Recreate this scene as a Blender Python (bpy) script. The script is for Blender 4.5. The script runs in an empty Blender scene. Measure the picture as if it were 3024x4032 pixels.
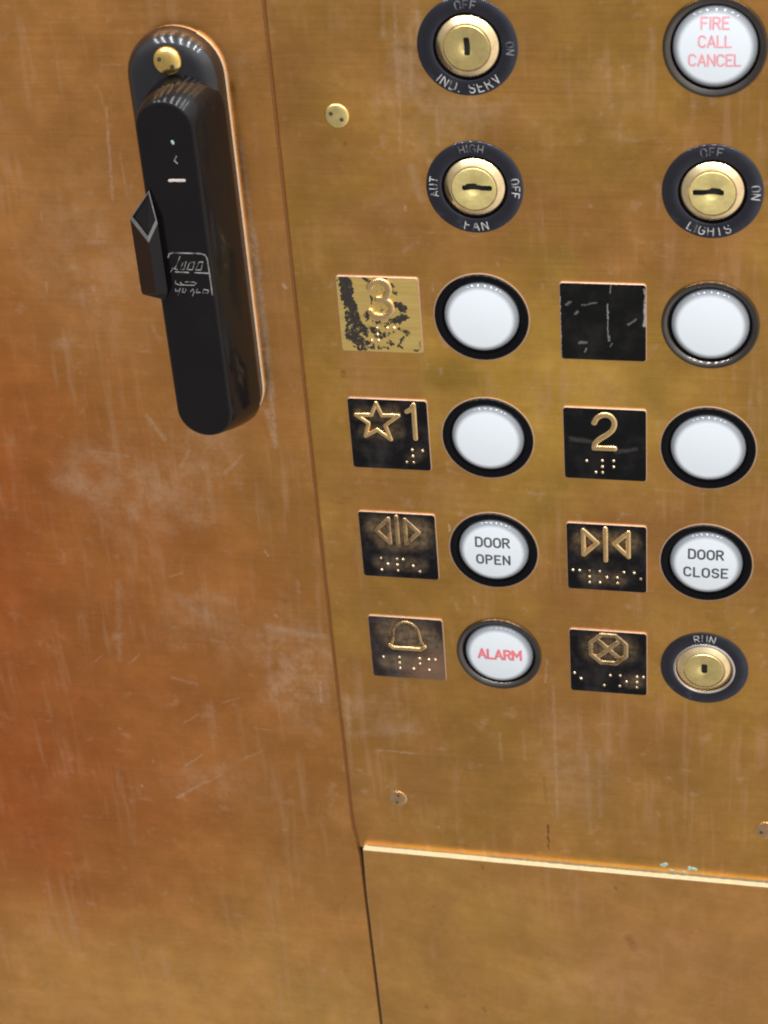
# Old brass lift car panel with call buttons, tactile plates, key switches and a black emergency handset.
# Units: every length below is written in millimetres (x right, z up, d = distance out of the wall); MM turns it into metres.
import bpy, bmesh, math, random
from mathutils import Matrix, Vector

random.seed(7)
MM = 0.001
PI = math.pi
scene = bpy.context.scene
COL = scene.collection

# ------------------------------------------------------------------ camera
cam_d = bpy.data.cameras.new('camera')
cam = bpy.data.objects.new('camera', cam_d)
COL.objects.link(cam)
scene.camera = cam
cam_d.sensor_fit = 'VERTICAL'
cam_d.sensor_height = 36.0
cam_d.sensor_width = 27.0
cam_d.lens = 69.71
cam_d.clip_start = 0.02
cam_d.clip_end = 20.0
cam.matrix_world = (Matrix.Translation(Vector((129.792, -657.999, 344.822)) * MM)
                    @ Matrix.Rotation(0.25907032, 4, 'Z') @ Matrix.Rotation(1.00184343, 4, 'X')
                    @ Matrix.Rotation(-0.08691219, 4, 'Z'))
cam_d.dof.use_dof = True
cam_d.dof.focus_distance = 0.765
cam_d.dof.aperture_fstop = 18.0

# ------------------------------------------------------------------ light of the lift car
world = bpy.data.worlds.new('World')
scene.world = world
world.use_nodes = True
LOW = (0.41, 0.388, 0.372)      # lower walls and floor of the car
MID = (0.52, 0.50, 0.48)
HIGH = (0.98, 0.99, 1.0)     # pale ceiling
def build_world():
    nt = world.node_tree
    nt.nodes.clear()
    out = nt.nodes.new('ShaderNodeOutputWorld')
    bg = nt.nodes.new('ShaderNodeBackground')
    tc = nt.nodes.new('ShaderNodeTexCoord')
    sep = nt.nodes.new('ShaderNodeSeparateXYZ')
    rm = nt.nodes.new('ShaderNodeValToRGB')
    mr = nt.nodes.new('ShaderNodeMapRange')
    nt.links.new(tc.outputs['Generated'], sep.inputs[0])
    mr.inputs['From Min'].default_value = -1
    nt.links.new(sep.outputs['Z'], mr.inputs['Value'])
    nt.links.new(mr.outputs[0], rm.inputs[0])
    e = rm.color_ramp.elements
    e[0].position = 0.0; e[0].color = (*[c * 1.12 for c in LOW], 1)
    e[1].position = 1.0; e[1].color = (*HIGH, 1)
    for p, c in ((0.22, [v * 1.06 for v in LOW]), (0.42, LOW), (0.58, MID), (0.78, HIGH)):
        k = e.new(p); k.color = (*c, 1)
    side = nt.nodes.new('ShaderNodeMapRange'); side.interpolation_type = 'SMOOTHSTEP'   # extra brightness added from the right to light the handset's side
    for i, v in enumerate((-.2, .95, .82, 2.3)): side.inputs[i + 1].default_value = v
    nt.links.new(sep.outputs['X'], side.inputs[0])
    nt.links.new(side.outputs[0], bg.inputs['Strength'])
    nt.links.new(rm.outputs[0], bg.inputs['Color'])
    nt.links.new(bg.outputs[0], out.inputs[0])
build_world()

def lamp(name, loc, size, power, color=(1, .95, .86), aim=None):
    d = bpy.data.lights.new(name, 'AREA')
    d.shape = 'RECTANGLE'; d.size, d.size_y = size; d.energy = power; d.color = color
    o = bpy.data.objects.new(name, d)
    COL.objects.link(o)
    o.location = Vector(loc)
    o.rotation_euler = (0, 0, 0)
    if aim:
        o.rotation_euler = (Vector(aim) - Vector(loc)).to_track_quat('-Z', 'Y').to_euler()
    return o
for lx in (-0.95, -0.62, -0.30, 0.04, 0.36, 0.70, 1.02):      # the row of slim ceiling lights
    lamp('ceiling_lamp', (lx, -0.58, 1.15), (0.034, 0.95), 4.6, (.97, .985, 1))

scene.view_settings.view_transform = 'Standard'
scene.view_settings.look = 'None'
scene.view_settings.exposure = 0.0
scene.view_settings.gamma = 1.0
scene.view_settings.use_curve_mapping = False
scene.render.engine = 'CYCLES'
scene.cycles.use_denoising = True
scene.cycles.max_bounces = 8
scene.cycles.filter_width = 2.0
scene.cycles.sample_clamp_indirect = 6.0

# ------------------------------------------------------------------ node helpers
class NT:
    def __init__(s, name):
        s.m = bpy.data.materials.new(name)
        s.m.use_nodes = True
        s.t = s.m.node_tree
        s.t.nodes.clear()
        s.out = s.t.nodes.new('ShaderNodeOutputMaterial')
        s.b = s.t.nodes.new('ShaderNodeBsdfPrincipled')
        s.t.links.new(s.b.outputs[0], s.out.inputs[0])
        tc = s.t.nodes.new('ShaderNodeTexCoord')
        s.obj = tc.outputs['Object']
    def put(s, node, key, v):
        if v is None: return
        if isinstance(v, bpy.types.NodeSocket): s.t.links.new(v, node.inputs[key])
        else: node.inputs[key].default_value = v
    def math(s, op, a, b=None, c=None, clamp=False):
        n = s.t.nodes.new('ShaderNodeMath'); n.operation = op; n.use_clamp = clamp
        for i, v in enumerate((a, b, c)): s.put(n, i, v)
        return n.outputs[0]
    def vm(s, op, a, b=None, scale=None):
        n = s.t.nodes.new('ShaderNodeVectorMath'); n.operation = op
        s.put(n, 0, a)
        if b is not None: s.put(n, 1, b)
        if scale is not None: s.put(n, 'Scale', scale)
        return n.outputs['Value'] if op in ('DOT_PRODUCT', 'LENGTH') else n.outputs['Vector']
    def noise(s, vec, scale=1.0, detail=3.0, rough=.55, col=False):
        n = s.t.nodes.new('ShaderNodeTexNoise')
        s.put(n, 'Vector', vec); n.inputs['Scale'].default_value = scale
        n.inputs['Detail'].default_value = detail; n.inputs['Roughness'].default_value = rough
        return n.outputs['Color'] if col else n.outputs['Fac']
    def rng(s, v, a, b, c, d, smooth=False):
        n = s.t.nodes.new('ShaderNodeMapRange')
        n.interpolation_type = 'SMOOTHSTEP' if smooth else 'LINEAR'
        for i, x in enumerate((v, a, b, c, d)): s.put(n, i, x)
        return n.outputs[0]
    def mix(s, fac, a, b, mode='MIX'):
        n = s.t.nodes.new('ShaderNodeMix'); n.data_type = 'RGBA'; n.blend_type = mode
        s.put(n, 0, fac)
        s.put(n, 6, a if isinstance(a, bpy.types.NodeSocket) else (*a, 1))
        s.put(n, 7, b if isinstance(b, bpy.types.NodeSocket) else (*b, 1))
        return n.outputs[2]
    def set(s, **k):
        names = dict(color='Base Color', rough='Roughness', metal='Metallic', spec='Specular IOR Level', coat='Coat Weight',
                     coatr='Coat Roughness', aniso='Anisotropic', sss='Subsurface Weight')
        for a, v in k.items():
            if a == 'color' and not isinstance(v, bpy.types.NodeSocket): v = (*v, 1)
            s.put(s.b, names[a], v)
        return s
    def bump(s, h, dist=0.0001, strength=.3):
        n = s.t.nodes.new('ShaderNodeBump')
        n.inputs['Strength'].default_value = strength; n.inputs['Distance'].default_value = dist
        s.put(n, 'Height', h)
        s.t.links.new(n.outputs[0], s.b.inputs['Normal'])
    # flat position in mm: (x, 0, z)
    def flat(s):
        v = s.vm('SCALE', s.obj, scale=1000.0)
        return s.vm('MULTIPLY', v, (1, 0, 1))
    def chain(s, prev, p):
        # hands p on only after prev is worked out, so that a long list needs little shader stack
        n = s.t.nodes.new('ShaderNodeVectorMath'); n.operation = 'MULTIPLY_ADD'
        s.put(n, 0, prev); n.inputs[1].default_value = (1e-9, 1e-9, 1e-9); s.put(n, 2, p)
        return n.outputs['Vector']
    def streak(s, p, a, b, w, st, prev=None, inner=.25):
        ax, az = a; bx, bz = b
        if abs(bx - ax) + abs(bz - az) < 1e-4: bz += .01
        L2 = (bx - ax) ** 2 + (bz - az) ** 2
        if prev is not None: p = s.chain(prev, p)
        pa = s.vm('SUBTRACT', p, (ax, 0, az))
        h = s.math('MULTIPLY', s.vm('DOT_PRODUCT', pa, ((bx - ax) / L2, 0, (bz - az) / L2)), 1.0, clamp=True)
        q = s.vm('SCALE', (bx - ax, 0, bz - az), scale=h)
        ln = s.vm('LENGTH', s.vm('SUBTRACT', pa, q))
        m = s.rng(ln, w * inner, w, st, 0.0, True)
        return m if prev is None else s.math('MAXIMUM', prev, m)

def segs(txt):
    v = [float(x) for x in txt.replace('\n', ' ').split(',') if x.strip()]
    return [v[i:i + 6] for i in range(0, len(v), 6)]

SCR_SHEEN_LEFT = segs('''-136.5,83.0,-139.8,46.3,0.8,0.5, -134.0,64.9,-133.6,47.9,0.7,0.3, -138.4,91.5,-137.1,81.5,0.6,0.25, -155.9,42.9,-155.2,42.1,2.2,0.35,
-169.7,40.7,-170.1,36.4,0.6,0.4, -172.8,10.5,-173.7,5.2,0.5,0.6, -176.0,10.0,-172.4,10.2,0.4,0.35, -160.6,17.2,-160.2,16.8,1.6,0.4,
-147.8,35.4,-147.9,32.4,1.0,0.3, -152.4,27.6,-145.5,28.6,1.2,0.25, -173.1,-18.1,-166.4,-15.3,4,0.25, -135.7,99.2,-128.6,99.6,0.6,0.3,
-158.8,6.9,-159.1,0.5,1.4,0.25, -131.5,-8.2,-129.4,-14.7,1.5,0.25, -153.5,7.1,-153.2,8.7,1.3,0.3, -183.3,-178.1,-178.6,-173.8,0.35,0.6,
-166.8,-177.4,-160.7,-171.4,0.4,0.6, -145.8,-209.3,-137.7,-203.0,0.4,0.6, -125.7,-195.5,-117.6,-192.0,0.4,0.5, -147.8,-234.0,-138.8,-226.5,0.45,0.7,
-154.5,-254.0,-144.0,-246.1,0.9,0.7, -144.0,-246.1,-131.0,-238.0,0.5,0.6, -177.1,-214.9,-177.0,-215.7,0.7,0.8, -171.3,-248.2,-171.1,-249.2,0.7,0.7,
-141.2,-128.8,-135.8,-126.2,0.5,0.5, -97.2,-112.0,-95.7,-114.4,0.7,0.9, -119.4,-70.8,-119.1,-73.5,0.7,0.5, -138.1,-341.9,-137.9,-343.0,0.6,0.6,
-191.9,-398.3,-181.2,-395.6,0.4,0.5, -79.5,-179.5,-80.0,-191.1,0.7,0.9, -165.1,-132.8,-171.0,-175.4,2.0,0.25, -99.1,-151.1,-102.4,-181.6,2.0,0.2,
-139.7,-49.4,-134.0,-59.7,1.6,0.5, -128.6,-72.7,-123.9,-64.4,1.2,0.35, -109.7,-74.3,-101.5,-65.8,1.2,0.4, -169.0,-66.9,-151.0,-68.6,1.2,0.3,
-182.7,-82.7,-168.6,-87.4,7,0.28, -88.6,-44.3,-87.1,-57.2,1.6,0.5, -100.4,-152.0,-74.3,-154.8,2.4,0.45, -117.4,-78.8,-117.4,-98.0,2,0.25,
-137.6,-139.5,-127.4,-147.5,5,0.22, -113.0,-208.5,-104.1,-209.2,0.5,0.4, -147.5,-183.4,-136.2,-186.3,1.2,0.35, -163.6,-232.4,-163.2,-234.0,0.6,0.5,
-84.2,-126.7,-84.2,-132.4,1.2,0.4, -95.9,-145.0,-95.5,-146.4,0.8,0.6, -120.5,-227.8,-109.3,-221.0,0.6,0.4,
-86.5,70,-85.9,34.1,1.3,0.5, -85.9,34.1,-86.0,0.6,2.2,0.75, -86.0,0.6,-86.2,-37.4,2.2,0.75, -86.2,-37.4,-86.8,-60.2,1.7,0.55, -76.2,12.4,-75.1,10.9,0.7,0.9''')  # long streaks by the handset paint a reflected sheen into the copper
SCR_PLATE = segs('''-29.0,122.7,-29.8,109.0,1.2,0.25, -24.7,122.7,-26.2,89.2,1.0,0.35, -24.2,106.2,-26.7,65.9,0.7,0.3, -20.0,111.8,-21.2,89.3,1.1,0.35,
-12.4,83.6,-12.4,69.1,1.0,0.3, -16.8,118.3,-17.2,104.0,1.2,0.4, -26.5,44.8,-26.5,43.6,0.8,0.6, 22.7,78.3,23.0,77.7,1.5,0.4,
-22.9,60.0,-20.2,48.0,2.5,0.25, -7.5,81.4,9.1,80.4,6,0.15, -28.0,26.8,-24.9,29.4,1.4,0.25, -15.9,63.1,-15.8,54.2,2,0.3,
53.0,79.7,53.0,72.9,0.8,0.3, 52.5,72.2,61.4,72.2,0.7,0.3, 46.5,82.2,46.6,81.4,0.9,0.35, 41.9,46.8,42.1,46.3,0.9,0.4,
53.9,98.6,56.7,99.5,0.8,0.3, 64.2,112.5,64.6,105.2,1.6,0.25, 66.6,55.7,66.2,42.4,1.2,0.2, 22.5,-173.7,22.5,-247.5,0.9,0.35,
35.9,-208.4,36.8,-255.1,1.6,0.22, 41.6,-207.8,41.6,-245.3,1.4,0.2, -57.0,-216.9,-39.1,-217.3,0.5,0.7, -68.9,-187.9,-69.0,-210.1,2.2,0.35,
-1.8,-201.9,-1.3,-216.7,1.2,0.3, -32.1,-259.3,-31.7,-260.0,0.6,0.8, 66.5,-239.4,67.0,-240.9,1.2,0.3, 8.6,-199.4,9.2,-215.6,1,0.25,
-70.8,-210.3,-41.7,-202.9,3,0.2, -17.9,-95.0,-17.8,-98.4,0.7,1.0, 20.2,-159.9,19.3,-172.4,0.6,0.6, -9.4,-130.3,-8.9,-132.4,1.1,0.4,
-17.2,-134.4,-16.8,-137.2,1.1,0.3, -18.2,12.2,-18.0,10.7,0.9,0.4, 7.3,22.7,7.3,21.8,0.8,0.4, 23.5,14.4,23.6,13.2,0.9,0.5, -17.1,-23.2,-16.9,-25.1,1.2,0.35''')
DARK_PLATE = segs('''18.0,-252.7,18.0,-266.8,0.7,0.8, 17.1,-225.2,17.8,-240.3,1.0,0.25, -47.4,69.5,-47.4,68.9,1.0,0.5, -25.3,106.2,-20.9,105.7,1.5,0.3, -56.5,-26.2,-56.4,-27.4,1.6,0.4''')
DARK_LOW = segs('''-12.2,-277.6,-12.0,-279.1,1.0,0.45, 48.1,-282.8,48.7,-284.3,0.7,0.5, -44.4,-372.4,-43.9,-374.1,1.2,0.4, -15.9,-369.8,-15.3,-371.5,1.0,0.4,
-25.8,-362.4,-24.5,-363.1,1.0,0.3, 53.8,-313.0,56.2,-319.4,3,0.3, -36.4,-305.3,-36.2,-306.2,1.0,0.3, 81.8,-305.9,82.0,-306.5,0.9,0.35''')

def aged_brass(name, base, second, light, dark, patches=(), turn=0.0, seed=0.0, smudge=.35, haze=(), wipe=.5):
    """Brushed, tarnished copper alloy: hue clouds, painted reflections, cleaning smears, fine brush lines and the scratches of this sheet."""
    n = NT(name)
    p = n.flat()
    ps = n.vm('ADD', p, (seed * 37.1, seed * 11.3, seed * 71.7))
    if turn:
        r = n.t.nodes.new('ShaderNodeVectorRotate'); r.rotation_type = 'Y_AXIS'
        n.put(r, 'Vector', ps); r.inputs['Angle'].default_value = turn
        pb = r.outputs[0]
    else:
        pb = ps
    cloud = n.noise(ps, .014, 3, .6)
    col = n.mix(n.rng(cloud, .36, .64, 0, 1, True), base, second)
    warp = n.vm('SUBTRACT', n.noise(ps, .02, 2, .6, True), (.5, .5, .5))
    pw = n.vm('ADD', p, n.vm('SCALE', warp, scale=90.0))
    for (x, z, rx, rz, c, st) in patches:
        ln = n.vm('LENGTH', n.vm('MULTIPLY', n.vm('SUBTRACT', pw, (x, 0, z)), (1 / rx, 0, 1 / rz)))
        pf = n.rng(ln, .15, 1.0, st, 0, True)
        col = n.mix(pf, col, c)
        pw = n.chain(pf, pw)
    cloud2 = n.noise(n.vm('MULTIPLY', n.vm('ADD', ps, (7, 3, 91)), (.034, 1, .034)), 1.0, 5, .62)
    # blotches, soft horizontal smears and vertical wipe marks
    bl = n.noise(n.vm('MULTIPLY', ps, (.10, 1, .085)), 1.0, 6, .72)
    col = n.mix(1.0, col, n.rng(cloud2, .3, .7, .93, 1.08), 'MULTIPLY')
    col = n.mix(n.rng(bl, .40, .70, 0, .62, True), col, n.mix(1.0, col, (1.17, 1.21, 1.42), 'MULTIPLY'))
    vt = n.noise(n.vm('MULTIPLY', ps, (.22, 1, .02)), 1.0, 3, .6)
    vmask = n.noise(ps, .022, 2, .5)
    vs = n.math('MULTIPLY', n.rng(vt, .50, .72, 0, 1, True), n.rng(vmask, .42, .62, .1, 1, True))
    col = n.mix(n.math('MULTIPLY', vs, wipe), col, (.98, .60, .34))
    # hazy rubbed places
    hw = n.vm('SUBTRACT', n.noise(ps, .045, 4, .7, True), (.5, .5, .5))
    ph = n.vm('ADD', p, n.vm('SCALE', hw, scale=60.0))
    hb = n.rng(n.noise(n.vm('MULTIPLY', ps, (.12, 1, .10)), 1.0, 5, .7), .35, .65, .15, 1.0, True)
    hm = None
    for (x, z, rx, rz, st) in haze:
        if hm is not None: ph = n.chain(hm, ph)
        ln = n.vm('LENGTH', n.vm('MULTIPLY', n.vm('SUBTRACT', ph, (x, 0, z)), (1 / rx, 0, 1 / rz)))
        hz = n.rng(ln, .1, 1.0, st, 0, True)
        hm = hz if hm is None else n.math('MAXIMUM', hm, hz)
    if hm is not None: col = n.mix(n.math('MULTIPLY', hm, hb), col, (1.0, .62, .36))
    # small pale smudges
    sm = n.noise(n.vm('MULTIPLY', ps, (.13, 1, .16)), 1.0, 4, .65)
    col = n.mix(n.rng(sm, .58, .78, 0, smudge, True), col, (1.0, .64, .40))
    dk = n.noise(n.vm('MULTIPLY', n.vm('ADD', ps, (50, 9, 31)), (.10, 1, .13)), 1.0, 4, .6)
    col = n.mix(n.rng(dk, .60, .82, 0, .30, True), col, (.38, .18, .06))
    # fine brush lines
    f1 = n.noise(n.vm('MULTIPLY', pb, (.03, 1, 1.1)), 1.0, 5, .75)
    f2 = n.noise(n.vm('MULTIPLY', pb, (.012, 1, .8)), 1.0, 3, .6)
    fl = n.math('ADD', n.math('MULTIPLY', f1, .8), n.math('MULTIPLY', f2, .2))
    col = n.mix(1.0, col, n.rng(fl, .3, .7, .945, 1.055), 'MULTIPLY')
    g = n.noise(p, 1.7, 2, .7)
    col = n.mix(1.0, col, n.rng(g, .25, .75, .96, 1.04), 'MULTIPLY')
    # the scratches one can point at, plus sheen painted among the light streaks
    w1 = n.vm('SUBTRACT', n.noise(ps, .35, 4, .7, True), (.5, .5, .5))
    pd = n.vm('ADD', p, n.vm('MULTIPLY', n.vm('SCALE', w1, scale=2.6), (1, 0, 1)))
    brk = n.rng(n.noise(ps, .55, 4, .75), .34, .60, .18, 1.0)
    m = None
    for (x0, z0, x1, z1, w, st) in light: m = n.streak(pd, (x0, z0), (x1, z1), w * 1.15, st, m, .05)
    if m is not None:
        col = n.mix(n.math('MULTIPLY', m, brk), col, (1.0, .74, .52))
    d = None
    for (x0, z0, x1, z1, w, st) in dark: d = n.streak(pd, (x0, z0), (x1, z1), w, st, d)
    if d is not None:
        col = n.mix(n.math('MULTIPLY', d, brk), col, (.10, .045, .018))
    rough = n.rng(fl, .3, .7, .27, .36)
    rough = n.math('ADD', rough, n.rng(cloud2, .3, .7, -.05, .12))
    n.set(color=col, metal=1.0, rough=rough)
    h = n.math('ADD', n.math('MULTIPLY', f1, .25), n.math('MULTIPLY', n.noise(ps, .05, 3, .5), 6.0))
    n.bump(h, .00010, .28)
    return n.m

def plain(name, color, rough, metal=0.0, wear=.0, wcol=(.5, .5, .5), wscale=300.0, cut=(.58, .80), **k):
    n = NT(name)
    v = n.noise(n.obj, wscale, 4, .65)
    c = n.mix(1.0, color, n.rng(v, .3, .7, .88, 1.12), 'MULTIPLY')
    if wear: c = n.mix(n.rng(n.noise(n.obj, wscale * .6, 5, .7), cut[0], cut[1], 0, wear, True), c, wcol)
    n.set(color=c, metal=metal, rough=n.rng(n.noise(n.obj, wscale * .7, 3, .6), .3, .7, max(rough - .06, .03), rough + .06), **k)
    return n.m

def painted_plate(name, paint, patches=(), scuff=.12, halo=(), fade=None, mode='paint'):
    """Black enamel over brass, worn through where the streaks say (mode 'brass': brass with black left where the streaks say)."""
    n = NT(name)
    p = n.flat()
    w = n.vm('SUBTRACT', n.noise(p, .38, 4, .7, True), (.5, .5, .5))
    pd = n.vm('ADD', p, n.vm('MULTIPLY', n.vm('SCALE', w, scale=5.5 if mode == 'brass' else 2.2), (1, 0, 1)))
    brass = n.mix(n.rng(n.noise(n.vm('MULTIPLY', p, (.05, 1, .9)), 1, 3, .6), .3, .7, 0, 1), (.98, .74, .27), (.86, .60, .19))
    m = None
    for (x0, z0, x1, z1, ww, st) in patches: m = n.streak(pd, (x0, z0), (x1, z1), ww, st, m, .55 if mode == 'brass' else .1)
    if mode == 'brass':
        mott = n.rng(n.noise(p, .55, 4, .7), .40, .56, 0, 1, True)
        mk = n.rng(n.math('MULTIPLY', m, n.math('ADD', n.math('MULTIPLY', mott, .52), .56)), .36, .58, 0, 1, True)
        col = n.mix(mk, brass, n.mix(n.noise(p, .8, 3, .7), (.006, .0055, .006), (.05, .038, .028)))
        metal = n.math('SUBTRACT', 1.0, mk)
        n.set(color=col, metal=metal, rough=n.rng(mk, 0, 1, .46, .35))
    else:
        blot = n.rng(n.noise(p, .09, 4, .6), .42, .75, 0, scuff, True)
        col = n.mix(blot, paint, (.10, .085, .075))
        hm = None
        for (x0, z0, x1, z1, ww, st) in halo: hm = n.streak(pd, (x0, z0), (x1, z1), ww, st, hm, .2)
        if hm is not None:                       # enamel thinned by fingers round the raised sign
            hn = n.rng(n.noise(p, .30, 5, .7), .34, .66, .2, 1.0, True)
            col = n.mix(n.math('MULTIPLY', hm, hn), col, (.20, .135, .075))
        if fade:
            x, z, rx, rz, c, st = fade
            ln = n.vm('LENGTH', n.vm('MULTIPLY', n.vm('SUBTRACT', pd, (x, 0, z)), (1 / rx, 0, 1 / rz)))
            fm = n.rng(n.math('ADD', ln, n.rng(n.noise(p, .25, 4, .7), 0, 1, -.3, .3)), .25, 1.0, st, 0, True)
            col = n.mix(fm, col, c)
        if m is not None:
            brk = n.rng(n.noise(p, 1.3, 3, .7), .3, .6, .3, 1)
            col = n.mix(n.math('MULTIPLY', m, brk), col, (.42, .39, .36))
        n.set(color=col, rough=n.rng(blot, 0, .2, .22, .5), spec=.14)
    n.bump(n.noise(p, 1.4, 4, .6), .00008, .3)
    return n.m

# ------------------------------------------------------------------ mesh helpers (x, z, d in mm relative to the object's own origin)
class MB:
    def __init__(s): s.v = []; s.f = []; s.mi = []
    def add(s, x, z, d): s.v.append((x * MM, -d * MM, z * MM)); return len(s.v) - 1
    def face(s, ids, mi=0): s.f.append(tuple(ids)); s.mi.append(mi)
    def loft(s, rings, mis=None, cap0=False, cap1=True):
        """rings of (x, z, d), all the same length, anticlockwise seen from in front"""
        ids = [[s.add(*q) for q in r] for r in rings]
        N = len(ids[0])
        for k in range(len(ids) - 1):
            for i in range(N):
                j = (i + 1) % N
                s.face((ids[k][i], ids[k][j], ids[k + 1][j], ids[k + 1][i]), mis[k] if mis else 0)
        if cap1: s.face(ids[-1], mis[-1] if mis else 0)
        if cap0: s.face(ids[0][::-1], mis[0] if mis else 0)
        return ids
    def lathe(s, prof, cx=0, cz=0, n=72, mis=None, cap1=True, cap0=False):
        rings = [[(cx + r * math.cos(2 * PI * i / n), cz + r * math.sin(2 * PI * i / n), d) for i in range(n)] for r, d in prof]
        return s.loft(rings, mis, cap0, cap1)
    def capsule(s, a, b, r, dep, h, n=12):
        """flattened stroke between two points, proud of the surface by h"""
        ax, az = a; bx, bz = b
        L = math.hypot(bx - ax, bz - az)
        ux, uz = ((bx - ax) / L, (bz - az) / L) if L > 1e-6 else (1, 0)
        K = 4
        rings = []
        for k in range(K + 1):
            t = -PI / 2 + PI / 2 * k / K
            rings.append((ax + ux * r * math.sin(t), az + uz * r * math.sin(t), max(r * math.cos(t), r * .02)))
        for k in range(K + 1):
            t = PI / 2 * k / K
            rings.append((bx + ux * r * math.sin(t), bz + uz * r * math.sin(t), max(r * math.cos(t), r * .02)))
        rr = []
        for (x, z, q) in rings:
            ring = []
            for i in range(n):
                a_ = 2 * PI * i / n
                ca, sa = math.cos(a_), math.sin(a_)
                lat = q * math.copysign(abs(ca) ** .62, ca); up = (q / r) ** .5 * h * math.copysign(abs(sa) ** .62, sa)
                X = x - uz * lat; Z = z + ux * lat
                ring.append((X, Z, dep(X, Z) + up))
            rr.append(ring)
        s.loft(rr, cap0=True, cap1=True)
    def stroke(s, pts, w, dep, h, closed=False):
        if not callable(dep): dv = dep; dep = lambda x, z: dv
        P = list(pts) + ([pts[0]] if closed else [])
        for a, b in zip(P[:-1], P[1:]): s.capsule(a, b, w / 2, dep, h)
    def dome(s, x, z, d0, r, h, n=14, k=5):
        s.lathe([(r * math.cos(PI / 2 * i / k) if i < k else r * .04, d0 + h * math.sin(PI / 2 * i / k)) for i in range(k + 1)], x, z, n)
    def build(s, name, mats, parent=None, smooth=40, loc=None):
        me = bpy.data.meshes.new(name)
        me.from_pydata(s.v, [], s.f)
        for m in (mats if isinstance(mats, (list, tuple)) else [mats]): me.materials.append(m)
        me.polygons.foreach_set('material_index', s.mi)
        bm = bmesh.new(); bm.from_mesh(me)
        bmesh.ops.recalc_face_normals(bm, faces=bm.faces)
        bm.to_mesh(me); bm.free()
        if smooth:
            me.polygons.foreach_set('use_smooth', [True] * len(me.polygons))
            me.set_sharp_from_angle(angle=math.radians(smooth))
        o = bpy.data.objects.new(name, me)
        COL.objects.link(o)
        if parent: o.parent = parent
        if loc: o.location = (loc[0] * MM, -loc[2] * MM, loc[1] * MM)
        return o

def rrect(w, h, r, k=5, cx=0, cz=0):
    out = []
    for (sx, sz, a0) in ((1, 1, 0), (-1, 1, PI / 2), (-1, -1, PI), (1, -1, 1.5 * PI)):
        for i in range(k + 1):
            a = a0 + PI / 2 * i / k
            out.append((cx + sx * (w / 2 - r) + r * math.cos(a), cz + sz * (h / 2 - r) + r * math.sin(a)))
    return out
def stadium(cx, zt, zb, hw, k=18):
    """upright slot outline: half circles of radius hw round (cx, zt) and (cx, zb)"""
    o = [(cx + hw * math.cos(PI * i / k), zt + hw * math.sin(PI * i / k)) for i in range(k + 1)]
    return o + [(cx + hw * math.cos(PI + PI * i / k), zb + hw * math.sin(PI + PI * i / k)) for i in range(k + 1)]
def smooth_line(P, n=5):
    out = []
    for i in range(len(P) - 1):
        p0 = P[max(i - 1, 0)]; p1 = P[i]; p2 = P[i + 1]; p3 = P[min(i + 2, len(P) - 1)]
        for k in range(n):
            t = k / n
            out.append(tuple(.5 * (2 * p1[c] + (p2[c] - p0[c]) * t + (2 * p0[c] - 5 * p1[c] + 4 * p2[c] - p3[c]) * t * t
                                   + (3 * p1[c] - p0[c] - 3 * p2[c] + p3[c]) * t ** 3) for c in (0, 1)))
    return out + [P[-1]]
def thing(name, x, z, d, label, cat, group=None):
    o = bpy.data.objects.new(name, None)
    COL.objects.link(o)
    o.empty_display_size = .01
    o.location = (x * MM, -d * MM, z * MM)
    tag(o, label, cat, group)
    return o
def tag(o, label, cat, group=None):
    o['label'] = label; o['category'] = cat
    if group: o['group'] = group
    return o

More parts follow.
